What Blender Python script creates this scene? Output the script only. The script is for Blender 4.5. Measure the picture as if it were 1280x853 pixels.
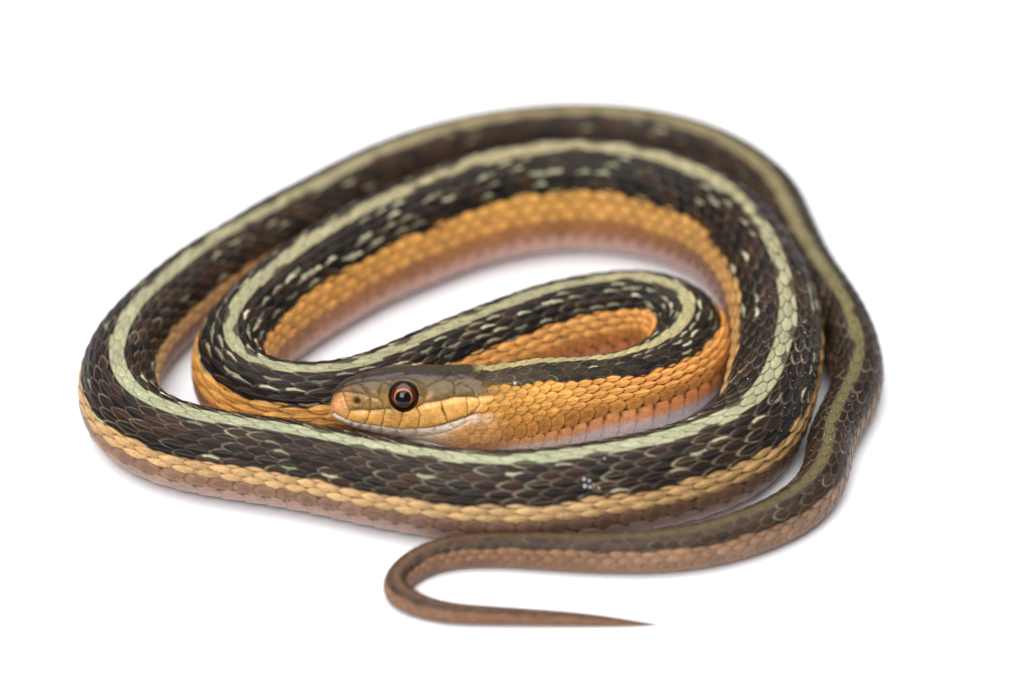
import bpy, math
import numpy as np
from mathutils import Vector, Matrix

# ------------------------------------------------------------------ camera, light, exposure
scene = bpy.context.scene
for o in list(bpy.data.objects):
    bpy.data.objects.remove(o, do_unlink=True)
col = scene.collection
MM = 0.001

ELEV, DIST = math.radians(34.0), 0.600
cam_data = bpy.data.cameras.new('camera')
cam = bpy.data.objects.new('camera', cam_data); col.objects.link(cam)
aim = Vector((0, 0, 0.004))
cam.location = aim - DIST * Vector((0, math.cos(ELEV), -math.sin(ELEV)))
cam.rotation_euler = (math.radians(90) - ELEV, 0, 0)
cam_data.sensor_width = 36.0
cam_data.lens = 9.5 * DIST * 1000 * 36.0 / 1280.0
cam_data.clip_start, cam_data.clip_end = 0.02, 20.0
cam_data.dof.use_dof = True
cam_data.dof.focus_distance = DIST - 0.0225
cam_data.dof.aperture_fstop = 9.0
scene.camera = cam

world = bpy.data.worlds.new('World'); scene.world = world; world.use_nodes = True
bg = world.node_tree.nodes['Background']
bg.inputs[0].default_value = (0.80, 0.90, 1.0, 1); bg.inputs[1].default_value = 0.30

def area(name, loc, target, size, power, color):
    d = bpy.data.lights.new(name, 'AREA'); d.shape = 'SQUARE'; d.size = size; d.energy = power; d.color = color
    o = bpy.data.objects.new(name, d); col.objects.link(o); o.location = loc
    o.rotation_euler = (Vector(target) - Vector(loc)).to_track_quat('-Z', 'Y').to_euler()
    return o
area('softbox_overhead', (-0.10, 0.10, 0.95), (0, 0.0, 0), 1.4, 22.0, (1.0, 0.985, 0.965))
area('softbox_front', (-0.30, -0.80, 0.80), (0, 0, 0), 0.50, 7.0, (1.0, 0.985, 0.96))

vs = scene.view_settings
vs.view_transform = 'Standard'; vs.look = 'None'; vs.gamma = 1.0; vs.use_curve_mapping = False; vs.exposure = 0.0
scene.cycles.use_denoising = True
scene.cycles.max_bounces = 6; scene.cycles.diffuse_bounces = 4; scene.cycles.glossy_bounces = 3

# ------------------------------------------------------------------ material helpers
def mat(name):
    m = bpy.data.materials.new(name); m.use_nodes = True
    nt = m.node_tree; b = nt.nodes['Principled BSDF']
    return m, nt, b

def tag(o, label=None, cat=None, group=None, kind=None):
    for k, v in (('label', label), ('category', cat), ('group', group), ('kind', kind)):
        if v: o[k] = v
    return o

def link_mesh(name, me, m, parent=None):
    o = bpy.data.objects.new(name, me); col.objects.link(o)
    if m: me.materials.append(m)
    if parent: o.parent = parent
    return o

# ------------------------------------------------------------------ the paper the snake lies on
m_paper, nt, b = mat('white_paper')
tc = nt.nodes.new('ShaderNodeTexCoord')
n1 = nt.nodes.new('ShaderNodeTexNoise'); n1.inputs['Scale'].default_value = 9.0; n1.inputs['Detail'].default_value = 3
n2 = nt.nodes.new('ShaderNodeTexNoise'); n2.inputs['Scale'].default_value = 1600.0; n2.inputs['Detail'].default_value = 4
rmp = nt.nodes.new('ShaderNodeValToRGB')
rmp.color_ramp.elements[0].position = 0.3; rmp.color_ramp.elements[0].color = (0.865, 0.88, 0.91, 1)
rmp.color_ramp.elements[1].position = 0.7; rmp.color_ramp.elements[1].color = (0.885, 0.895, 0.92, 1)
bmp = nt.nodes.new('ShaderNodeBump'); bmp.inputs['Strength'].default_value = 0.12; bmp.inputs['Distance'].default_value = 0.00012
nt.links.new(tc.outputs['Object'], n1.inputs['Vector']); nt.links.new(tc.outputs['Object'], n2.inputs['Vector'])
nt.links.new(n1.outputs['Fac'], rmp.inputs['Fac']); nt.links.new(rmp.outputs['Color'], b.inputs['Base Color'])
nt.links.new(n2.outputs['Fac'], bmp.inputs['Height']); nt.links.new(bmp.outputs['Normal'], b.inputs['Normal'])
b.inputs['Roughness'].default_value = 0.75; b.inputs['Specular IOR Level'].default_value = 0.2

me = bpy.data.meshes.new('ground')
G, hw = 48, 0.75
gx = np.linspace(-hw, hw, G + 1); X, Y = np.meshgrid(gx, gx)
Zg = np.zeros_like(X)
gv = np.stack([X, Y, Zg], -1).reshape(-1, 3)
gi = np.arange((G + 1) ** 2).reshape(G + 1, G + 1)
gf = np.stack([gi[:-1, :-1], gi[:-1, 1:], gi[1:, 1:], gi[1:, :-1]], -1).reshape(-1, 4)
me.from_pydata(gv.tolist(), [], gf.tolist())
tag(link_mesh('ground', me, m_paper), 'plain white paper sheet under the coiled snake', 'paper', kind='structure')

#<GEO>  snake surface, all lengths in millimetres
NA_D, NA_V = 228, 60                      # columns over the back and sides / under the belly
SH = 21.0                                 # head and nape length before the ring spacing follows the scales
CTRL = np.array([(-23.04,-24.49,10.40,4.50,5.00,14),(-16.58,-23.89,10.16,4.51,5.01,14),(-10.11,-23.31,9.87,4.60,5.12,15),(-3.67,-22.55,9.39,4.91,5.48,17),(2.60,-21.21,8.53,5.25,5.79,18),(8.80,-19.51,7.61,5.44,5.82,18),(14.54,-16.75,6.75,5.49,5.74,16),(19.26,-12.44,5.97,5.49,5.81,11),(22.48,-6.94,5.51,5.56,5.97,4),(22.78,-0.78,5.47,5.52,6.07,1),(18.44,3.00,5.58,5.44,6.20,-1),(12.13,2.52,5.71,5.48,6.34,-2),(6.06,0.32,5.76,5.50,6.40,-2),(0.44,-2.93,5.76,5.42,6.40,-2),(-5.03,-6.43,5.72,5.13,6.36,-1),(-10.45,-10.00,5.63,4.91,6.26,-0),(-15.57,-13.99,5.59,5.07,6.21,-0),(-21.22,-17.07,5.58,5.14,6.20,-0),(-27.53,-17.87,5.60,5.06,6.22,0),(-33.40,-15.73,5.70,5.03,6.34,0),(-36.23,-10.35,5.89,5.14,6.55,0),(-35.26,-4.11,6.14,5.31,6.82,0),(-32.15,1.54,6.38,5.50,7.09,0),(-28.30,6.77,6.54,5.69,7.27,0),(-24.09,11.72,6.66,5.87,7.40,0),(-19.57,16.37,6.78,6.00,7.53,0),(-14.49,20.40,6.91,6.10,7.68,0),(-9.28,24.28,7.03,6.18,7.81,0),(-3.68,27.55,7.13,6.24,7.92,0),(2.38,29.80,7.19,6.29,7.99,0),(8.77,30.73,7.20,6.30,8.00,0),(15.18,30.04,7.16,6.29,7.96,0),(21.18,27.72,7.06,6.24,7.83,0),(26.27,23.80,7.08,6.11,7.63,0),(29.72,18.42,7.46,5.89,7.39,2),(31.86,12.32,7.97,5.73,7.18,4),(33.41,6.03,8.10,5.79,7.00,7),(34.33,-0.36,7.58,5.97,6.90,9),(34.34,-6.77,6.71,6.00,6.81,11),(33.48,-13.16,6.10,5.98,6.68,10),(32.07,-19.49,5.93,5.87,6.58,7),(29.53,-25.40,5.85,5.81,6.50,4),(25.06,-29.97,5.76,5.80,6.40,1),(19.34,-32.95,5.64,5.76,6.27,0),(13.14,-34.85,5.52,5.69,6.13,0),(6.79,-36.20,5.40,5.62,6.00,0),(0.34,-36.77,5.28,5.56,5.87,0),(-6.11,-36.22,5.16,5.51,5.74,0),(-12.40,-34.65,5.07,5.50,5.64,0),(-18.58,-32.63,5.02,5.48,5.58,0),(-24.68,-30.40,4.97,5.42,5.52,0),(-30.92,-28.59,4.95,5.39,5.50,0),(-37.20,-26.94,4.95,5.34,5.50,0),(-43.18,-24.53,4.95,5.30,5.50,0),(-48.01,-20.36,4.95,5.27,5.50,0),(-50.52,-14.52,4.95,5.21,5.50,0),(-50.74,-8.09,4.95,5.17,5.50,0),(-49.36,-1.78,4.92,5.11,5.46,0),(-46.77,4.15,4.86,5.05,5.40,0),(-43.62,9.83,4.81,4.99,5.34,-0),(-39.98,15.19,4.76,4.93,5.28,-0),(-35.93,20.27,4.70,4.87,5.22,-3),(-31.94,25.38,4.64,4.81,5.16,-7),(-27.55,30.17,4.56,4.76,5.07,-9),(-23.13,34.92,4.51,4.71,5.01,-9),(-18.44,39.42,4.47,4.66,4.97,-9),(-13.36,43.45,4.42,4.58,4.91,-9),(-7.78,46.75,4.37,4.51,4.86,-9),(-1.81,49.26,4.32,4.45,4.80,-9),(4.47,50.87,4.27,4.39,4.74,-9),(10.92,51.41,4.21,4.32,4.67,-9),(17.35,50.77,4.15,4.25,4.61,-9),(23.43,48.59,4.12,4.21,4.57,-9),(28.78,45.01,4.07,4.19,4.52,-9),(32.93,40.08,4.05,4.15,4.50,-9),(35.84,34.33,4.05,4.10,4.50,-7),(37.23,28.02,4.02,4.03,4.47,-2),(38.56,21.66,3.97,3.88,4.41,-0),(40.14,15.37,3.97,3.81,4.41,-0),(42.13,9.18,4.00,3.79,4.44,0),(43.82,2.91,3.97,3.72,4.41,0),(44.80,-3.50,3.81,3.54,4.23,0),(44.67,-9.95,3.61,3.35,4.02,0),(42.81,-16.11,3.46,3.18,3.84,0),(40.76,-22.24,3.35,3.04,3.73,0),(39.56,-28.60,3.18,2.96,3.53,0),(36.84,-34.34,2.95,2.95,3.28,0),(32.18,-38.80,2.80,2.89,3.11,0),(26.56,-41.97,2.67,2.77,2.96,0),(20.37,-43.81,2.50,2.61,2.78,0),(13.92,-44.32,2.34,2.44,2.60,0),(7.43,-44.03,2.21,2.30,2.45,0),(0.97,-43.40,2.08,2.17,2.31,0),(-5.49,-43.39,1.94,2.02,2.15,0),(-11.38,-45.67,1.77,1.85,1.97,0),(-14.12,-50.72,1.54,1.62,1.72,0),(-10.01,-54.35,1.29,1.35,1.42,0),(-3.64,-55.40,1.13,1.16,1.21,0),(2.85,-55.66,0.98,0.99,1.03,0),(9.34,-55.85,0.73,0.75,0.77,0),(15.81,-56.07,0.28,0.28,0.29,0),(18.13,-56.05,0.06,0.06,0.06,0),])

def spline(x, y, q):
    """natural cubic spline through (x, y[:, k]) evaluated at q"""
    n = len(x); hh = np.diff(x)
    A = np.zeros((n, n)); B = np.zeros((n, y.shape[1])); A[0, 0] = A[-1, -1] = 1
    for i in range(1, n - 1):
        A[i, i - 1] = hh[i - 1]; A[i, i] = 2 * (hh[i - 1] + hh[i]); A[i, i + 1] = hh[i]
        B[i] = 3 * ((y[i + 1] - y[i]) / hh[i] - (y[i] - y[i - 1]) / hh[i - 1])
    c = np.linalg.solve(A, B)
    i = np.clip(np.searchsorted(x, q) - 1, 0, n - 2); d = (q - x[i])[:, None]; H_ = hh[i][:, None]
    b = (y[i + 1] - y[i]) / H_ - H_ * (2 * c[i] + c[i + 1]) / 3
    return y[i] + b * d + c[i] * d ** 2 + (c[i + 1] - c[i]) / (3 * H_) * d ** 3

def sstep(x, a, b):
    t = np.clip((x - a) / (b - a), 0, 1); return t * t * (3 - 2 * t)

def hash2(i, k, seed):
    x = np.sin(i * 127.1 + k * 311.7 + seed * 74.7) * 43758.5453
    return x - np.floor(x)

def vnoise(x, y, seed=0):
    xi, yi = np.floor(x), np.floor(y); fx, fy = x - xi, y - yi
    fx, fy = fx * fx * (3 - 2 * fx), fy * fy * (3 - 2 * fy)
    a, b = hash2(xi, yi, seed), hash2(xi + 1, yi, seed)
    c, d = hash2(xi, yi + 1, seed), hash2(xi + 1, yi + 1, seed)
    return (a * (1 - fx) + b * fx) * (1 - fy) + (c * (1 - fx) + d * fx) * fy

def lin(rgb):
    c = np.asarray(rgb, float) / 255.0
    return np.where(c <= 0.04045, c / 12.92, ((c + 0.055) / 1.055) ** 2.4)

def tab(q, xs, ys):
    return np.interp(q, xs, ys)

# centre line, resampled by arc length
_ch = np.r_[0, np.cumsum(np.linalg.norm(np.diff(CTRL[:, :3], axis=0), axis=1))]
_q = np.linspace(0, _ch[-1], 6000)
_P = spline(_ch, CTRL, _q)
_arc = np.r_[0, np.cumsum(np.linalg.norm(np.diff(_P[:, :3], axis=0), axis=1))]
LEN = _arc[-1]
VENT = 528.0                              # where the tail begins

# scale length along the body
_sf = np.arange(12.0, LEN + 0.01, 0.02)
_pf = tab(_sf, [12, 21, 30, 42, 60, 120, 330, 460, 520, 545, 580, 620, LEN],
               [1.25, 1.35, 1.75, 2.2, 2.55, 2.9, 2.95, 2.6, 2.3, 2.2, 1.9, 1.4, .8])
_uf = np.r_[0, np.cumsum(0.02 / _pf[:-1])]
def u_of(s): return np.interp(s, _sf, _uf)
def s_of(u): return np.interp(u, _uf, _sf)

_t = np.linspace(0, 1, 300)
S_HEAD = SH * (0.25 * _t + 0.75 * _t ** 1.25) * (0.15 + 0.85 * np.minimum(1, _t / .25) ** .7)
S_HEAD = np.sort(S_HEAD); S_HEAD[0] = 0
_u0, _u1 = u_of(SH), _uf[-1]
S_BODY = s_of(np.arange(_u0 + 1 / 15, _u1, 1 / 15))
SR = np.r_[S_HEAD, S_BODY, LEN]
NR = len(SR)

# columns: v is the scale-row coordinate (0 on the spine, 9.5 at the belly edge)
_vd = (np.arange(NA_D) + .5) / NA_D * 19 - 9.5
_vq = (np.arange(NA_V) + .5) / NA_V      # round the belly from +edge to -edge
NA = NA_D + NA_V
SIDE = np.r_[np.sign(_vd), np.where(_vq < .5, 1, -1)]

def av_of(s):                             # angle of the belly edge from the spine
    return np.radians(tab(s, [0, 20, 26, 34, 45, 70, 110, 200, 300, 480, 530, LEN], [125, 125, 108, 90, 87, 92, 100, 104, 103, 103, 112, 118]))

def frac(v):                              # scale row -> share of the belly-edge angle
    return np.interp(np.abs(v), [0, 6.5, 8.5, 9.5], [0, .665, .85, 1.0]) * np.sign(v)

def alpha_grid(s):
    av = av_of(s)[:, None]
    ad = av * frac(_vd)[None, :]
    q = _vq[None, :]
    aq = av + (2 * np.pi - 2 * av) * q
    return np.concatenate([ad, np.where(aq > np.pi, aq - 2 * np.pi, aq)], 1)

# head profile
HS = [0, .08, .25, .55, 1.0, 1.8, 3.0, 5.0, 7.0, 9.5, 12.0, 15.0, 17.5, 20.0, 23.0, 27.0]
HW = [0, .62, 1.10, 1.60, 2.05, 2.50, 2.95, 3.45, 3.95, 4.35, 4.75, 5.20, 5.30, 5.05, 4.85, 5.0]
HT = [0, .80, 1.45, 2.10, 2.70, 3.30, 3.85, 4.40, 4.75, 4.90, 4.90, 4.88, 4.86, 4.90, 5.15, 5.5]
HB = [0, .50, .90, 1.25, 1.60, 2.00, 2.45, 2.95, 3.30, 3.65, 4.20, 5.15, 5.75, 6.05, 6.2, 6.2]
HN = [2.0, 2.0, 2.1, 2.2, 2.3, 2.4, 2.5, 2.6, 2.6, 2.55, 2.5, 2.45, 2.4, 2.3, 2.15, 2.0]

def frame(s):
    C = np.stack([np.interp(s, _arc, _P[:, i]) for i in range(6)], 1)
    e = 0.15
    a = np.stack([np.interp(np.maximum(s - e, 0), _arc, _P[:, i]) for i in range(3)], 1)
    b = np.stack([np.interp(np.minimum(s + e, LEN), _arc, _P[:, i]) for i in range(3)], 1)
    T = b - a; T /= np.linalg.norm(T, axis=1)[:, None]
    R = np.cross(T, [0, 0, 1.0]); R /= np.linalg.norm(R, axis=1)[:, None]
    U = np.cross(R, T)
    ro = np.radians(C[:, 5])[:, None]
    Dn = np.cos(ro) * U - np.sin(ro) * R
    Rt = np.cos(ro) * R + np.sin(ro) * U
    return C, T, Rt, Dn

def surface(s, al):
    """base surface points for rings s and angles al[ring, column]"""
    C, T, R, Dn = frame(s)
    k = sstep(s, 19.0, 27.0)
    w = tab(s, HS, HW) * (1 - k) + C[:, 3] * k
    t = tab(s, HS, HT) * (1 - k) + C[:, 4] * k
    b = tab(s, HS, HB) * (1 - k) + tab(s, [0, 28, 36, 60, 75], [1.10, 1.06, .88, .88, .9]) * C[:, 4] * k
    n = tab(s, HS, HN) * (1 - k) + 2.0 * k
    nb = n * (1 - k) + 2.45 * k
    sa, ca = np.sin(al), np.cos(al)
    ex = 2 / np.where(ca > 0, n[:, None], nb[:, None])
    x = w[:, None] * np.sign(sa) * np.abs(sa) ** ex
    z = np.where(ca > 0, t[:, None], b[:, None]) * np.sign(ca) * np.abs(ca) ** ex
    return C[:, None, :3] + R[:, None] * x[..., None] + Dn[:, None] * z[..., None]

def normals(P):
    ds = np.gradient(P, axis=0)
    da = np.roll(P, -1, 1) - np.roll(P, 1, 1)
    N = np.cross(da, ds)
    l = np.linalg.norm(N, axis=2, keepdims=True)
    N = N / np.maximum(l, 1e-12)
    return N

def order_cols(G):                        # columns are already in order round the ring
    return G
#</GEO>
SEAMS = {'mouth':[(0.07,177.2),(0.36,103.8),(0.95,101.9),(1.76,108.6),(3.74,110.2),(6.38,108.6),(8.63,111.7),(11.44,104.8),(13.58,98.1),(14.75,93.2),(16.90,88.4),(17.71,85.5)],
 'labtop':[(2.39,83.6),(3.56,82.6),(4.89,83.6),(6.51,81.5),(7.42,80.5)],
 'labtop2':[(10.61,78.3),(11.66,70.9),(13.66,66.6),(15.31,60.2),(16.98,60.2),(18.03,62.3),(18.20,73.0),(17.63,81.5),(16.82,87.5)],
 'l0':[(1.50,34.6),(1.82,63.4),(2.39,83.6),(1.89,110.2)],
 'l1':[(4.89,83.6),(4.24,105.8)],
 'l2':[(6.72,82.6),(6.31,108.6)],
 'l3':[(8.99,83.6),(8.85,89.4),(8.27,110.2)],
 'l4':[(10.69,79.4),(11.06,87.5),(10.84,104.8)],
 'l5':[(13.66,66.6),(13.81,78.3),(14.52,94.2)],
 'l6':[(16.66,61.3),(16.74,74.1),(16.82,87.5)],
 'nas':[(3.56,74.1),(3.47,82.6)],
 'nas2':[(4.18,54.9),(4.89,62.3),(4.89,83.6)],
 'lor':[(5.97,64.5),(6.44,71.9),(6.51,81.5)],
 'lort':[(4.89,62.3),(5.97,64.5)],
 'pre':[(6.44,33.6),(6.10,50.6),(5.97,64.5)],
 'int':[(3.74,31.4),(4.37,51.7),(4.89,62.3)],
 'ros':[(0.80,21.8),(1.50,34.6),(2.78,46.4),(4.18,54.9)],
 'top1':[(0.90,-20.8),(2.87,15.5),(3.83,31.4)],
 'top2':[(2.87,15.5),(4.63,18.6),(6.58,30.4)],
 'preo':[(6.65,33.6),(7.77,44.2)],
 'sup1':[(6.58,29.3),(7.49,22.9),(8.34,16.5),(9.50,12.3)],
 'sup2':[(6.86,27.2),(7.84,24.0),(9.07,22.9),(10.69,27.2),(11.66,38.9),(11.66,48.5)],
 'po1':[(10.91,59.1),(11.66,61.3)],
 'po2':[(11.66,48.5),(11.82,53.8),(11.51,71.9)],
 'par':[(11.82,46.4),(13.04,33.6),(14.13,24.0),(15.31,8.0)],
 'tem1':[(14.13,24.0),(15.23,30.4),(15.38,42.1),(15.31,60.2)],
 'tem2':[(15.38,42.1),(16.26,35.7),(17.39,45.3),(17.79,61.3)],
 'tem3':[(15.23,30.4),(16.18,22.9)],
 'tem4':[(15.38,50.6),(16.90,53.8)],
 'fro':[(4.57,-5.9),(5.29,-17.6),(6.86,-12.3),(7.70,-12.3)],
 'fro2':[(9.58,-0.5),(9.50,13.3)],
 'fro3':[(4.57,-5.9),(3.83,18.6)],
 'ch0':[(0.24,160.8),(0.47,157.1),(1.76,142.4),(3.83,151.6),(4.96,151.6),(6.44,146.1),(8.34,151.6),(10.69,133.2),(13.19,114.8),(15.23,101.9),(16.82,93.2)],
 'c1':[(2.62,110.2),(2.62,142.4)],
 'c2':[(3.74,111.7),(3.74,151.6)],
 'c3':[(4.89,110.2),(4.96,151.6)],
 'c4':[(6.31,110.2),(6.31,147.9)],
 'c5':[(8.27,111.7),(8.27,144.2)],
 'c6':[(10.61,108.6),(10.76,131.4)],
 'c7':[(12.81,101.0),(13.19,113.3)],
 'c8':[(14.75,94.2),(15.23,101.0)]}
SEAMS['top1'][0] = (1.0, 15.0)
del SEAMS['tem4']
SEAMS['fro'] = [(4.76, 0), (7.2, 0)]
EYE_SA, NOS_SA = (9.07, 62.3), (3.29, 67.7)

# ------------------------------------------------------------------ scale relief and pigment
AL = alpha_grid(SR)
BASE = surface(SR, AL)
NRM = normals(BASE)
NRM[0] = NRM[1]
S2 = np.repeat(SR[:, None], NA, 1)
U2 = u_of(S2)
AV = av_of(SR)[:, None] + 0 * S2
ADEG = np.degrees(np.abs(AL))
V2 = np.concatenate([np.repeat(_vd[None], NR, 0),
                     np.repeat(np.where(_vq < .5, 9.5 + _vq * 24, -9.5 - (1 - _vq) * 24)[None], NR, 0)], 1)
ROWMM = tab(S2, [0, 20, 60, 190, 330, 460, 530, 600, LEN], [.75, .85, 1.0, 1.3, 1.02, .88, .72, .34, .04])

def lattice(u, v, rows_half, shrink):
    """topmost overlapping scale at every vertex: height, row, index, du, dv, edge (0 centre, 1 rim)"""
    best = np.full(u.shape, -9.0); K = np.zeros(u.shape); I = np.zeros(u.shape)
    DU = np.zeros(u.shape); DV = np.zeros(u.shape); EQ = np.ones(u.shape)
    kr = np.round(v)
    for dk in (-1, 0, 1):
        k = kr + dk
        off = 0.5 * (np.mod(k, 2))
        ok_row = np.abs(k) <= rows_half
        i0 = np.round(u - off)
        for di in (-1, 0, 1):
            i = i0 + di
            j1, j2, j3 = hash2(i, k, 1), hash2(i, k, 2), hash2(i, k, 3)
            du = u - (i + off) - 0.10 * (j1 - .5)
            dv = v - k - 0.10 * (j2 - .5)
            flank = np.abs(k) > rows_half * .55
            ar = np.where(flank, .585, .625) + 0.04 * j3
            bw = np.where(np.abs(k) >= rows_half - .01, .76, np.where(flank, 0.645, 0.70)) + .03 * (j1 - .5)
            sh = np.where(flank, shrink, .5 + .5 * shrink)
            ar = ar * sh; bw = bw * sh
            t = np.where(du > 0, du / ar, -du / .76)
            e = (np.abs(t) ** 1.6 + (np.abs(dv) / bw) ** 1.6) ** (1 / 1.6)
            ins = (e < 1) & ok_row
            h = 0.19 * du + np.where(flank, .065, .12) * (1 - e ** 2.6) + 0.02 * (j3 - .5)
            up = ins & (h > best)
            best = np.where(up, h, best); K = np.where(up, k, K); I = np.where(up, i, I)
            DU = np.where(up, du, DU); DV = np.where(up, dv, DV); EQ = np.where(up, e, EQ)
    return best, K, I, DU, DV, EQ

SHR = tab(S2, [20, 30, 40, 60, 100, 230, 255, 280, 330, 360], [1.0, .97, .885, .90, .97, .95, .90, .93, .975, 1.0])
bH, K, I, DU, DV, EQ = lattice(U2, V2, 9, SHR)
TF = 11.0 / 19.0
tH, tK, tI, tDU, tDV, tEQ = lattice(U2 * 1.0 + 0.25, V2 * TF, 5, SHR)
tail = S2 > VENT + 1.5 * np.sin(V2 * 1.3)
H_ = np.where(tail, tH, bH); K = np.where(tail, tK * 19 / 11.0, K); I = np.where(tail, tI + 5000, I)
DU = np.where(tail, tDU, DU); DV = np.where(tail, tDV, DV); EQ = np.where(tail, tEQ, EQ)
AK = np.abs(K)
has = H_ > -5
# scales stop where the head shields begin (decided scale by scale so the border is scalloped)
sc_s = s_of(np.where(tail, U2, I + 0.5 * np.mod(K, 2)))
sc_a = np.degrees(av_of(sc_s) * np.abs(frac(np.clip(K, -9.5, 9.5))))
lim = tab(sc_a, [0, 22, 40, 62, 80, 90, 100, 120], [17.6, 17.2, 18.0, 19.2, 19.3, 18.3, 16.8, 15.0])
has &= (sc_s > lim)
belly = (np.abs(V2) > 9.5) & ~(has)
fr = np.mod(U2 + .35, 1.0)
j1, j2, j3, j4 = hash2(I, K, 11), hash2(I, K, 12), hash2(I, K, 13), hash2(I, K, 14)

relief = np.where(has, H_, -0.13)
keel = np.where(has & (AK < 8.5) & ~tail, 0.075 * np.exp(-(DV / 0.07) ** 2) * np.clip(1 - EQ ** 3, 0, 1), 0)
relief = relief + keel
vent_h = 0.16 * fr - 0.16 * sstep(fr, .90, 1.0) - 0.06
vent_k = sstep(np.abs(V2), 9.4, 10.2)
relief = np.where(belly, vent_h * vent_k + relief * (1 - vent_k) * .5, relief)
relief = relief * ROWMM * tab(S2, [0, 22, 40, LEN], [.75, .75, 1.0, 1.0])

# ---- colours along the body (sRGB), stations in mm from the snout
ST = [15, 40, 75, 125, 190, 245, 300, 350, 440, 500, 535, 575, 600, 645]
def pal(rows, g=1.0):
    a = lin(np.array(rows, float)) * g; return np.stack([np.interp(S2, ST, a[:, c]) for c in range(3)], -1)
stripe = pal([(206,192,128),(205,198,140),(188,186,142),(184,186,144),(192,184,138),(190,192,150),(198,208,166),(190,197,156),(174,162,118),(150,143,100),(118,112,72),(106,92,66),(112,88,66),(130,95,70)], 0.62)
stripe = stripe * np.array([1.02, .94, .96])
dark = pal([(92,76,48),(66,52,38),(50,38,28),(50,37,29),(50,37,28),(52,38,30),(60,43,34),(54,40,33),(60,40,28),(62,44,34),(70,52,42),(98,78,62),(112,84,66),(128,92,70)], 0.34)
lat = pal([(214,156,74),(236,160,84),(228,164,90),(218,154,78),(226,166,86),(196,150,90),(216,175,122),(208,164,110),(160,112,70),(130,96,72),(126,98,78),(158,122,94),(150,112,86),(140,102,78)], 0.84)
low = pal([(222,155,80),(206,138,72),(196,130,70),(168,114,72),(180,122,74),(132,96,70),(150,116,96),(158,118,92),(150,104,76),(130,98,78),(132,102,82),(160,124,98),(152,114,90),(140,102,78)], 0.84)
vent = pal([(236,176,124),(236,156,100),(196,124,80),(176,132,112),(192,146,128),(150,118,104),(168,136,122),(176,142,124),(160,120,100),(150,118,98),(146,116,98),(164,128,102),(154,116,92),(140,102,78)], 0.86)
bellyc = pal([(232,214,200),(216,204,208),(206,190,184),(200,176,168),(204,178,172),(192,172,166),(190,166,156),(190,166,156),(180,150,140),(176,146,130),(168,136,116),(166,130,106),(154,116,92),(140,102,78)], 0.96)
skin = pal([(120,86,44),(40,30,24),(26,20,18),(26,20,18),(40,28,20),(26,20,18),(44,32,26),(40,30,25),(36,26,22),(40,30,25),(52,38,30),(90,68,52),(105,78,60),(110,80,60)], 0.42)
black = lin([24, 19, 19]) * .45; palec = lin([206, 202, 164]) * .86; rimc = lin([158, 134, 108]) * .80

vb = tab(S2, [15, 20, 28, 40, 75, 125, 190, 245, 300, 350, 440, 520, 540, 565, 600, LEN], [3.7, 3.7, 4.5, 5.3, 5.4, 5.6, 5.5, 6.0, 6.35, 6.35, 6.4, 6.2, 6.1, 5.1, 4.4, 3.6])
a_v = np.abs(V2)
def mixc(a, b_, f): return a + (b_ - a) * f[..., None]

c = dark * (0.62 + 0.75 * j1)[..., None]
c = mixc(c, lin([88, 54, 34]) * .42 + 0 * c, (j4 > .66) * .6 * tab(S2, [25, 60, 500, 530], [0, .7, .9, 0]))
# black blotches in two alternating rows along the flank
ph = np.where(AK > 3.5, 0.5, 0.0)
blot = np.cos(2 * np.pi * (I / 3.4 + ph) + 1.2 * np.sin(I * .37)) + 0.8 * (j2 - .5)
bk = sstep(blot, .25, .8) * sstep(AK, .8, 2.2) * tab(S2, [0, 22, 30, 520, 560], [0, 0, .8, .75, 0])
c = mixc(c, black, bk)
# worn lighter rims of the dark scales, with keel highlights painted as pale lines
rim = sstep(EQ, .74, .88) * (0.25 + .75 * j3 ** 1.3) * (.40 + .60 * sstep(DU, -.1, .25)) * (.35 + 1.1 * vnoise(U2 * 4.0, V2 * 4.0, 61)).clip(0, 1.1)
rim = np.maximum(rim, .30 * np.exp(-(DV / .055) ** 2) * (j2 > .45) * sstep(.75 - EQ, 0, .2) * tab(S2, [20, 60, 220, 300, 400], [.5, .3, .5, 1, .5])) * tab(S2, [15, 30, 80, 220, 290, 360, 420, 530, 600], [.5, .45, .3, .3, .85, .9, .4, .6, .3])
rc = mixc(rimc + 0 * c, palec + 0 * c, sstep(hash2(I, K, 91), .6, .95) * .7)
c = mixc(c, rc, rim * (1 - .6 * bk))
# pale flecks on the skin that shows beside some scales
fp = tab(S2, [24, 30, 60, 100, 130, 190, 230, 270, 330, 380, 450, 500, 520], [0, .16, .55, .58, .50, .52, .17, .13, .13, .10, .04, .02, 0])
cl = vnoise(I * .55 + 7, AK * .6 + 50 * SIDE[None], 5)
on = (hash2(I + 31, K, 21) < fp * (0.25 + 1.5 * cl)) & (AK > 1.5) & (AK < vb + .3)
fl = sstep(np.abs(DV) + .35 * np.abs(DU), .27, .36) * (np.sign(DV) == np.where(j4 > .4, -1, 1) * np.sign(V2)) * sstep(.40 - np.abs(DU + .05), 0, .10) * on * has * (.35 + .65 * hash2(I, K, 77))
c = mixc(c, palec * (0.45 + .7 * j1)[..., None], fl * 1.0)
# sides
edge_v = vb + 0.65 * (hash2(I, K, 33) - .5) - .12 * np.cos(DU * 6)
latm = sstep(a_v, edge_v - .10, edge_v + .10)
latc = lat * (0.86 + .26 * j1)[..., None]
latc = latc * (0.86 + .30 * sstep(DU, -.45, .35))[..., None] * (0.92 + .18 * vnoise(U2 * 5.0, V2 * 3.0, 51))[..., None]
c = mixc(c, latc, latm)
lowm = sstep(AK, 8.4, 8.6)
lowc = low * (0.85 + .25 * j1)[..., None]
lowc = mixc(lowc, lowc * .72, sstep(.5 - EQ, -.2, .3) * .8)
c = mixc(c, lowc, lowm * latm)
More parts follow.
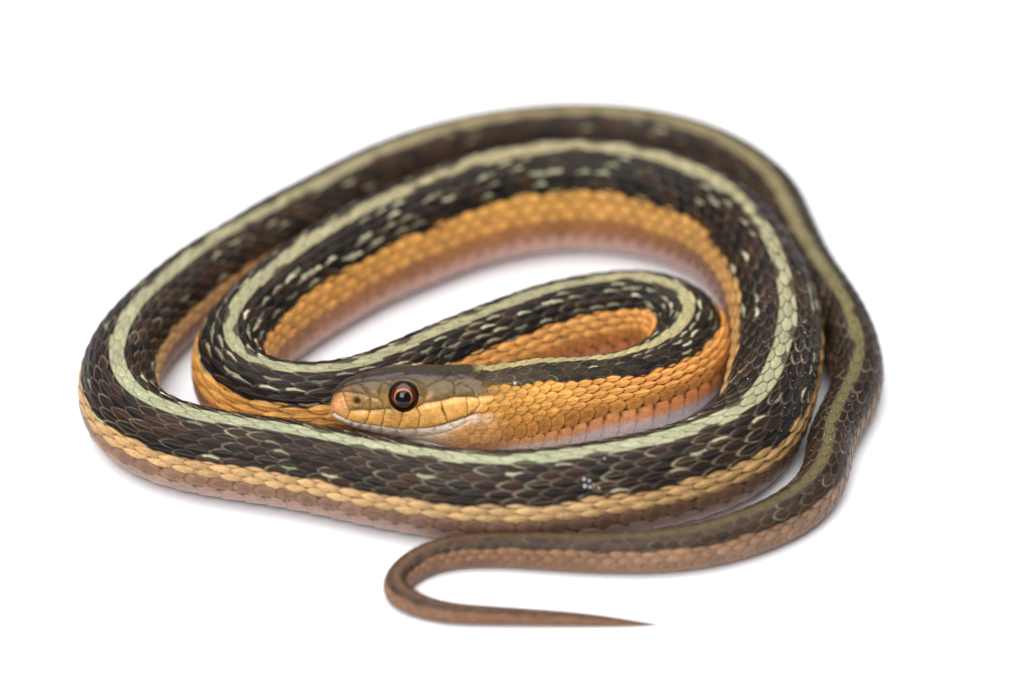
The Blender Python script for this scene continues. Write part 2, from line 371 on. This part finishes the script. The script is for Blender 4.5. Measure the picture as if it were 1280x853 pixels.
# stripe down the spine
sw = tab(S2, [15, 30, 60, 200, 245, 300, 440, 530, 600, LEN], [.9, .98, .98, 1.0, 1.0, 1.0, 1.02, 1.15, 1.3, 1.3]) + 0.34 * (hash2(I, K, 41) - .5) * (AK > .5)
stm = (1 - sstep(a_v, sw - .10, sw + .10)) * sstep(S2, 17.6, 19.5) * np.where((AK > .5) & (hash2(I, K, 43) < tab(S2, [30, 60, 220, 260, 320], [.05, .12, .3, .3, .1])) , .15, 1.0)
stc = stripe * (0.88 + .2 * j2)[..., None] * (1 - .16 * sstep(EQ, .78, 1.0))[..., None]
c = mixc(c, stc, stm)
stk = stripe * .42
sk = mixc(skin, stk, (stm > .5) * .85)
c = np.where(has[..., None], c, sk)
# thin dark line under each free edge
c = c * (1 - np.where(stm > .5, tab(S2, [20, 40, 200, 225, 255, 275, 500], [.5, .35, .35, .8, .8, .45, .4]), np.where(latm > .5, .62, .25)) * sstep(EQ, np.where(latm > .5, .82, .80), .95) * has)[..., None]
# belly plates
dg = np.degrees(np.abs(AL)) - np.degrees(AV)
bc = mixc(vent, bellyc, sstep(dg, tab(S2, [20, 60, 120], [7, 10, 4]), tab(S2, [20, 60, 120], [20, 30, 40])))
bc = bc * (1 - .25 * np.exp(-((fr - .96) / .05) ** 2))[..., None]
spot = np.exp(-((dg - 3.0) / 3.2) ** 2) * np.exp(-((np.mod(fr + .5, 1) - .5) / .11) ** 2)
bc = mixc(bc, skin, np.clip(spot * 1.1, 0, 1) * tab(S2, [20, 32, 540, 560], [0, .9, .8, 0]))
c = np.where(belly[..., None], bc, c)
# low blotchy variation
c = c * (0.90 + .20 * vnoise(S2 * .55, V2 * .6, 8))[..., None]

# ---- head shields
NH = int(np.searchsorted(SR, 24.0))
hP, hA, hS = BASE[:NH], np.degrees(AL[:NH]), S2[:NH]
dseam = np.full(hP.shape[:2], 9.0); dmouth = np.full(hP.shape[:2], 9.0); dspot = np.full(hP.shape[:2], 9.0)
def on_surface(sa):
    s = np.array([max(p[0], .05) for p in sa]); a = np.radians(np.array([[p[1]] for p in sa]))
    return surface(s, a)[:, 0]
def seg_dist(P, a, b_):
    ab = b_ - a; t = np.clip(((P - a) @ ab) / max(ab @ ab, 1e-9), 0, 1)
    return np.linalg.norm(P - a - t[..., None] * ab, axis=-1)
for nm, pl in SEAMS.items():
    # refine the polyline on the surface so that it hugs the curvature
    fine = []
    for p, q in zip(pl[:-1], pl[1:]):
        for t in np.linspace(0, 1, 5)[:-1]: fine.append((p[0] + (q[0] - p[0]) * t, p[1] + (q[1] - p[1]) * t))
    fine.append(pl[-1])
    for sg in (1, -1):
        pts = on_surface([(p[0], sg * p[1]) for p in fine])
        half = (np.sign(hA) == sg) | (np.abs(hA) < 25)
        sub = hP[half]; d = np.full(len(sub), 9.0)
        for a_, b_ in zip(pts[:-1], pts[1:]): d = np.minimum(d, seg_dist(sub, a_, b_))
        if nm == 'mouth': dmouth[half] = np.minimum(dmouth[half], d)
        if nm == 'l5': dspot[half] = np.minimum(dspot[half], d)
        dseam[half] = np.minimum(dseam[half], d)
mx, my = zip(*SEAMS['mouth']); am = np.interp(hS, mx[1:], my[1:])
lp = SEAMS['labtop'] + SEAMS['labtop2'][:5]; al_ = np.interp(hS, [p[0] for p in lp], [p[1] for p in lp])
cp = SEAMS['ch0'][1:]; ac = np.interp(hS, [p[0] for p in cp], [p[1] for p in cp])
aa = np.abs(hA)
HG = .96
top = lin([56, 44, 34]); olive = lin([98, 76, 40]); gold = lin([158, 118, 60]); lab = lin([232, 172, 92]); lip = lin([250, 228, 204]) * .98; chin = lin([250, 222, 196]) * .96
snout = lin([228, 160, 100])
hc = np.zeros(hP.shape) + top
hc = mixc(hc, olive + 0 * hc, sstep(aa, 18, 40))
hc = mixc(hc, gold + 0 * hc, sstep(aa, 45, 70) * (1 - .75 * sstep(hS, 12.3, 13.2) * (1 - sstep(hS, 17.5, 19.0))))
hc = mixc(hc, snout + 0 * hc, (1 - sstep(hS, 1.2, 3.4)) * sstep(aa, 15, 75))
ln_ = 6 * (vnoise(hS * .8, hA * .1, 3) - .5)
hc = mixc(hc, lab + 0 * hc, sstep(aa, al_ - 2, al_ + 5) * sstep(hS, .8, 2.4))
hc = mixc(hc, lin([238, 150, 62]) + 0 * hc, sstep(hS, 14.5, 17.5) * sstep(aa, al_ + 12, al_ + 26) * .55)
hend = 1 - sstep(hS, 15.5, 22.0)
hc = mixc(hc, lip + 0 * hc, sstep(aa, am - 1, am + 1) * hend)
hc = mixc(hc, chin + 0 * hc, sstep(aa, ac - 2, ac + 2) * hend)
chin2 = lin([240, 178, 118]) * .98
hc = mixc(hc, chin2 + 0 * hc, sstep(aa, ac - 2, ac + 4) * sstep(hS, 11.5, 16.0))
hc = hc * HG
hc = hc * (0.84 + .34 * vnoise(hS * 2.2, hA * .22, 9))[..., None]
hc = hc * (0.93 + .14 * vnoise(hS * 7.0, hA * .8, 10))[..., None]
smud = np.exp(-(((hS - 7.6) / .8) ** 2 + ((aa - 86) / 5.5) ** 2)) * .45 + np.exp(-(((hS - 6.0) / .6) ** 2 + ((aa - 85) / 4) ** 2)) * .35
hc = mixc(hc, lin([96, 66, 34]) + 0 * hc, np.clip(smud, 0, 1))
lowj = sstep(aa, am, am + 3)
seamc = np.exp(-(dseam / .075) ** 2) * (1 - .55 * lowj)
hc = mixc(hc, lin([46, 32, 20]) * .5 + 0 * hc, np.clip(seamc * .75, 0, 1))
hc = mixc(hc, lin([30, 20, 14]) + 0 * hc, np.exp(-(dspot / .16) ** 2) * np.exp(-((aa - 80) / 7) ** 2))
hr = 0.13 * (1 - np.exp(-(dseam / .42) ** 1.5)) - 0.07 * np.exp(-(dseam / .10) ** 2)
hr -= 0.26 * np.exp(-(dmouth / .13) ** 2)
hr += 0.16 * sstep(aa, al_, al_ + 10) * (1 - sstep(aa, am - 3, am)) * sstep(hS, 1, 4) - 0.10 * lowj * sstep(hS, 0.3, 1.5)
# nostril pit
def near(sa):
    out = np.full(hP.shape[:2], 9.0)
    for sg in (1, -1):
        p = on_surface([(sa[0], sg * sa[1])])[0]
        out = np.minimum(out, np.where(np.sign(hA) == sg, np.linalg.norm(hP - p, axis=-1), 9.0))
    return out
dn = near(NOS_SA)
hr -= 0.50 * np.exp(-(dn / .34) ** 2); hr += .13 * np.exp(-((dn - .66) / .20) ** 2)
hc = mixc(hc, lin([34, 20, 14]) + 0 * hc, np.exp(-(dn / .36) ** 4))
hc = mixc(hc, lin([92, 60, 34]) + 0 * hc, np.exp(-(dn / .75) ** 2) * .45)
# eye socket, brow ridge
de = near(EYE_SA)
hr += 0.20 * np.exp(-((de - 2.15) / .25) ** 2) * sstep(-(aa - 60), -30, 20) + .06 * np.exp(-((de - 2.05) / .2) ** 2)
hr -= 0.75 * (1 - sstep(de, 1.55, 1.92))
hc = mixc(hc, lin([40, 22, 14]) + 0 * hc, 1 - sstep(de, 1.82, 1.96))
tip = sstep(hS, 0, .6)
hk = ~has[:NH] & ~(belly[:NH] & (hS > 15.5 + 2.5 * hash2(np.floor(U2[:NH]), SIDE[None], 3)))
relief[:NH] = np.where(hk, hr * tip, relief[:NH])
c[:NH] = np.where(hk[..., None], hc, c[:NH])
# nape scales just behind the shields take the head colours
bl = (1 - sstep(hS, 18.5, 24.0)) * ~hk
c[:NH] = mixc(c[:NH], hc * (0.75 + .45 * j1[:NH])[..., None] * (1 - .4 * sstep(EQ[:NH], .85, 1.0))[..., None], bl * .85 * sstep(aa, 25, 50))

PTS = BASE + NRM * relief[..., None]
PTS[..., 2] = np.maximum(PTS[..., 2], 0.02)
PTS[0] = PTS[0].mean(0)
c = np.clip(c, 0.002, 0.95)

gloss = np.full(c.shape[:2], 0.44) + .10 * (j1 - .5)
gloss = np.where(belly, .42, gloss)
gloss[:NH] = np.where(hk, .22 + .10 * vnoise(hS * 3, hA * .3, 17), gloss[:NH])
# ------------------------------------------------------------------ build the snake
m_skin, nt, b = mat('snake_skin')
at = nt.nodes.new('ShaderNodeAttribute'); at.attribute_name = 'pigment'
tc = nt.nodes.new('ShaderNodeTexCoord')
nz = nt.nodes.new('ShaderNodeTexNoise'); nz.inputs['Scale'].default_value = 2600; nz.inputs['Detail'].default_value = 5
mr = nt.nodes.new('ShaderNodeMapRange'); mr.inputs[1].default_value = .3; mr.inputs[2].default_value = .7; mr.inputs[3].default_value = .82; mr.inputs[4].default_value = 1.14
mx_ = nt.nodes.new('ShaderNodeVectorMath'); mx_.operation = 'SCALE'
nt.links.new(tc.outputs['Object'], nz.inputs['Vector']); nt.links.new(nz.outputs['Fac'], mr.inputs[0])
sc = nt.nodes.new('ShaderNodeAttribute'); sc.attribute_name = 'scale_coord'
sm = nt.nodes.new('ShaderNodeVectorMath'); sm.operation = 'MULTIPLY'; sm.inputs[1].default_value = (0.9, 9.0, 1.0)
n3 = nt.nodes.new('ShaderNodeTexNoise'); n3.inputs['Scale'].default_value = 1.0; n3.inputs['Detail'].default_value = 3
m3 = nt.nodes.new('ShaderNodeMapRange'); m3.inputs[1].default_value = .3; m3.inputs[2].default_value = .7; m3.inputs[3].default_value = .72; m3.inputs[4].default_value = 1.18
mm_ = nt.nodes.new('ShaderNodeMath'); mm_.operation = 'MULTIPLY'
nt.links.new(sc.outputs['Vector'], sm.inputs[0]); nt.links.new(sm.outputs[0], n3.inputs['Vector']); nt.links.new(n3.outputs['Fac'], m3.inputs[0])
nt.links.new(mr.outputs[0], mm_.inputs[0]); nt.links.new(m3.outputs[0], mm_.inputs[1])
nt.links.new(at.outputs['Color'], mx_.inputs[0]); nt.links.new(mm_.outputs[0], mx_.inputs['Scale'])
nt.links.new(mx_.outputs[0], b.inputs['Base Color'])
bm_ = nt.nodes.new('ShaderNodeBump'); bm_.inputs['Strength'].default_value = .25; bm_.inputs['Distance'].default_value = .00006
nt.links.new(nz.outputs['Fac'], bm_.inputs['Height']); nt.links.new(bm_.outputs['Normal'], b.inputs['Normal'])
rr = nt.nodes.new('ShaderNodeMath'); rr.operation = 'MULTIPLY_ADD'; rr.inputs[1].default_value = .16
rs = nt.nodes.new('ShaderNodeMath'); rs.operation = 'SUBTRACT'; rs.inputs[1].default_value = .08
nt.links.new(at.outputs['Alpha'], rs.inputs[0]); nt.links.new(nz.outputs['Fac'], rr.inputs[0]); nt.links.new(rs.outputs[0], rr.inputs[2]); nt.links.new(rr.outputs[0], b.inputs['Roughness'])
sp = nt.nodes.new('ShaderNodeMapRange'); sp.inputs[1].default_value = .30; sp.inputs[2].default_value = .40; sp.inputs[3].default_value = .34; sp.inputs[4].default_value = .14
nt.links.new(at.outputs['Alpha'], sp.inputs[0]); nt.links.new(sp.outputs[0], b.inputs['Specular IOR Level'])

origin = np.array([0.0, 0.0, 0.0])
snake = bpy.data.objects.new('garter_snake', None); col.objects.link(snake)
snake.empty_display_size = .01
tag(snake, 'striped brown and orange snake coiled on white paper, head resting inside the coil', 'snake')

me = bpy.data.meshes.new('body')
nv = NR * NA
me.vertices.add(nv); me.vertices.foreach_set('co', (PTS * MM).astype(np.float32).ravel())
idx = np.arange(nv).reshape(NR, NA); nx = np.roll(idx, -1, 1)
quads = np.stack([idx[:-1], nx[:-1], nx[1:], idx[1:]], -1).reshape(-1, 4)
nf = len(quads)
me.loops.add(nf * 4); me.loops.foreach_set('vertex_index', quads.astype(np.int32).ravel())
me.polygons.add(nf); me.polygons.foreach_set('loop_start', (np.arange(nf) * 4).astype(np.int32))
me.polygons.foreach_set('loop_total', np.full(nf, 4, np.int32))
me.polygons.foreach_set('use_smooth', np.ones(nf, bool))
ca = me.color_attributes.new('pigment', 'FLOAT_COLOR', 'POINT')
ca.data.foreach_set('color', np.concatenate([c, gloss[..., None]], -1).astype(np.float32).ravel())
cv = me.attributes.new('scale_coord', 'FLOAT_VECTOR', 'POINT')
cv.data.foreach_set('vector', np.stack([S2, V2, 0 * S2], -1).astype(np.float32).ravel())
me.update(calc_edges=True); me.validate()
body = link_mesh('body', me, m_skin, snake)

# eyes: globe > iris ring, pupil
def cap(name, R, a0, a1, m, parent, nseg=64, nring=20):
    v, f = [], []
    for i in range(nring + 1):
        a = math.radians(a0 + (a1 - a0) * i / nring)
        for j in range(nseg):
            t = 2 * math.pi * j / nseg
            v.append((R * math.sin(a) * math.cos(t) * MM, R * math.sin(a) * math.sin(t) * MM, R * math.cos(a) * MM))
    for i in range(nring):
        for j in range(nseg):
            k = (j + 1) % nseg
            f.append((i * nseg + j, (i + 1) * nseg + j, (i + 1) * nseg + k, i * nseg + k))
    me = bpy.data.meshes.new(name); me.from_pydata(v, [], f); me.update()
    me.polygons.foreach_set('use_smooth', np.ones(len(f), bool))
    return link_mesh(name, me, m, parent)

def eye_mat(name, c0, c1, r0, r1):
    """colour runs from c0 to c1 with distance r0..r1 (mm) from the optical axis"""
    m, nt, b = mat(name)
    tc = nt.nodes.new('ShaderNodeTexCoord')
    sx = nt.nodes.new('ShaderNodeVectorMath'); sx.operation = 'MULTIPLY'; sx.inputs[1].default_value = (1000, 1000, 0)
    ln = nt.nodes.new('ShaderNodeVectorMath'); ln.operation = 'LENGTH'
    nz = nt.nodes.new('ShaderNodeTexNoise'); nz.inputs['Scale'].default_value = 4200; nz.inputs['Detail'].default_value = 3
    ad = nt.nodes.new('ShaderNodeMath'); ad.operation = 'MULTIPLY_ADD'; ad.inputs[1].default_value = .35; 
    mr = nt.nodes.new('ShaderNodeMapRange'); mr.inputs[1].default_value = r0 + .17; mr.inputs[2].default_value = r1 + .17
    mc = nt.nodes.new('ShaderNodeMix'); mc.data_type = 'RGBA'
    mc.inputs['A'].default_value = (*lin(c0), 1); mc.inputs['B'].default_value = (*lin(c1), 1)
    nt.links.new(tc.outputs['Object'], sx.inputs[0]); nt.links.new(sx.outputs[0], ln.inputs[0])
    nt.links.new(tc.outputs['Object'], nz.inputs['Vector'])
    sy = nt.nodes.new('ShaderNodeSeparateXYZ'); ay = nt.nodes.new('ShaderNodeMath'); ay.operation = 'MULTIPLY_ADD'; ay.inputs[1].default_value = 130.0
    nt.links.new(tc.outputs['Object'], sy.inputs[0]); nt.links.new(sy.outputs['Y'], ay.inputs[0]); nt.links.new(ln.outputs['Value'], ay.inputs[2])
    nt.links.new(nz.outputs['Fac'], ad.inputs[0]); nt.links.new(ay.outputs[0], ad.inputs[2])
    nt.links.new(ad.outputs[0], mr.inputs[0]); nt.links.new(mr.outputs[0], mc.inputs['Factor'])
    nt.links.new(mc.outputs['Result'], b.inputs['Base Color'])
    b.inputs['Roughness'].default_value = .04; b.inputs['Specular IOR Level'].default_value = .36
    return m
m_globe = eye_mat('eye_globe', (92, 36, 16), (14, 7, 6), 1.1, 1.6)
m_iris = eye_mat('eye_iris', (206, 128, 66), (88, 40, 20), 1.0, 1.22)
m_pupil = eye_mat('eye_pupil', (6, 6, 8), (4, 4, 6), .2, .9)
EYR = 2.12
for sg in (1, -1):
    p = on_surface([(EYE_SA[0], sg * EYE_SA[1])])[0]
    i = int(np.argmin(np.abs(SR - EYE_SA[0]))); k = int(np.argmin(np.abs(np.degrees(AL[i]) - sg * EYE_SA[1])))
    n = NRM[i, k]
    _, T_, R_, D_ = frame(np.array([EYE_SA[0]]))
    look = n * .75 + R_[0] * sg * .25 - T_[0] * .04; look /= np.linalg.norm(look)
    ctr = p - n * 1.02
    eye = cap('eye', EYR, 0.0, 100.0, m_globe, snake, 64, 40)
    z = Vector(look); x = Vector((-T_[0] * sg).tolist()); y = z.cross(x).normalized(); x = y.cross(z)
    M = Matrix((x, y, z)).transposed().to_4x4(); M.translation = Vector((ctr * MM).tolist())
    eye.matrix_local = M
    cap('iris', EYR + .012, 26.0, 33.0, m_iris, eye)
    cap('pupil', EYR + .024, 0.0, 28.5, m_pupil, eye)

# ------------------------------------------------------------------ dust specks, which also stand in for glints, and water drops caught on the scales
rng = np.random.default_rng(4)
def blob(R, seg=8, ring=5, flat=1.0):
    v = [(0, 0, R * flat)]
    for i in range(1, ring):
        a = math.pi * i / ring
        for j in range(seg):
            t = 2 * math.pi * j / seg
            v.append((R * math.sin(a) * math.cos(t), R * math.sin(a) * math.sin(t), R * math.cos(a) * flat))
    v.append((0, 0, -R * flat)); n = len(v) - 1; f = []
    for j in range(seg): f.append((0, 1 + j, 1 + (j + 1) % seg)); f.append((n, n - seg + (j + 1) % seg, n - seg + j))
    for i in range(ring - 2):
        for j in range(seg):
            a, k = 1 + i * seg + j, 1 + i * seg + (j + 1) % seg
            f.append((a, a + seg, k + seg, k))
    return v, f
m_dust, nt, b = mat('pale_dust')
nz = nt.nodes.new('ShaderNodeTexNoise'); nz.inputs['Scale'].default_value = 900
rp = nt.nodes.new('ShaderNodeValToRGB'); rp.color_ramp.elements[0].color = (.55, .42, .18, 1); rp.color_ramp.elements[1].color = (.85, .82, .70, 1)
nt.links.new(nz.outputs['Fac'], rp.inputs['Fac']); nt.links.new(rp.outputs['Color'], b.inputs['Base Color'])
b.inputs['Roughness'].default_value = .25
DV_, DF_ = [], []
def dust(n, s0, s1, v0, v1):
    for _ in range(n):
        i = int(np.searchsorted(SR, rng.normal((s0 + s1) / 2, (s1 - s0) / 4))); k = int((rng.uniform(v0, v1) + 9.5) / 19 * NA_D)
        i = min(max(i, 1), NR - 2); k = min(max(k, 0), NA_D - 1)
        r = rng.uniform(.022, .050) * (1.5 if rng.random() < .08 else 1)
        o = PTS[i, k] + NRM[i, k] * r * .5; v, f = blob(r, 5, 3)
        st = rng.uniform(.7, 1.6, 3); base = len(DV_)
        DV_.extend([((o + np.array(p) * st) * MM).tolist() for p in v]); DF_.extend([tuple(q + base for q in ff) for ff in f])
dust(230, 222, 268, -6, 4); dust(60, 240, 255, -5, 1); dust(40, 280, 335, -2, 7); dust(45, 530, 556, -4, 4)
me = bpy.data.meshes.new('dust_specks'); me.from_pydata(DV_, [], DF_); me.update()
tag(link_mesh('dust_specks', me, m_dust), 'fine pale dust specks scattered over the scales of the snake', 'dust', kind='stuff')

m_drop, nt, b = mat('whitened_water')
b.inputs['Transmission Weight'].default_value = 0.6; b.inputs['Roughness'].default_value = .02; b.inputs['IOR'].default_value = 1.45  # part-opaque white base stands in for the bright highlights of the drops
nz = nt.nodes.new('ShaderNodeTexNoise'); nz.inputs['Scale'].default_value = 500
rp = nt.nodes.new('ShaderNodeValToRGB'); rp.color_ramp.elements[0].color = (.94, .97, 1, 1); rp.color_ramp.elements[1].color = (1, 1, 1, 1)
nt.links.new(nz.outputs['Fac'], rp.inputs['Fac']); nt.links.new(rp.outputs['Color'], b.inputs['Base Color'])
def droplet(s, v, r, label, group):
    i = int(np.searchsorted(SR, s)); k = int((v + 9.5) / 19 * NA_D)
    vv, ff = blob(r * MM, 16, 10, .95)
    me = bpy.data.meshes.new('water_droplet'); me.from_pydata(vv, [], ff); me.update()
    me.polygons.foreach_set('use_smooth', np.ones(len(ff), bool))
    o = link_mesh('water_droplet', me, m_drop); n = Vector(NRM[i, k].tolist())
    o.rotation_euler = n.to_track_quat('Z', 'Y').to_euler(); o.location = Vector((PTS[i, k] * MM).tolist()) + n * r * MM * .6
    tag(o, label, 'droplet', group)
for s, v, r in [(288.43, -3.88, 0.24), (287.84, -4.12, 0.2), (288.43, -4.62, 0.26), (287.84, -4.79, 0.22), (287.05, -5.04, 0.16), (285.49, -1.71, 0.14), (287.45, -4.54, 0.12)]:
    droplet(s, v, r * .95, "tiny clear water droplet among others on the dark flank of the snake's front coil", 'droplets on the front coil')
droplet(22.38, 3.79, .24, "clear water droplet on the snake's neck just behind the head", None)
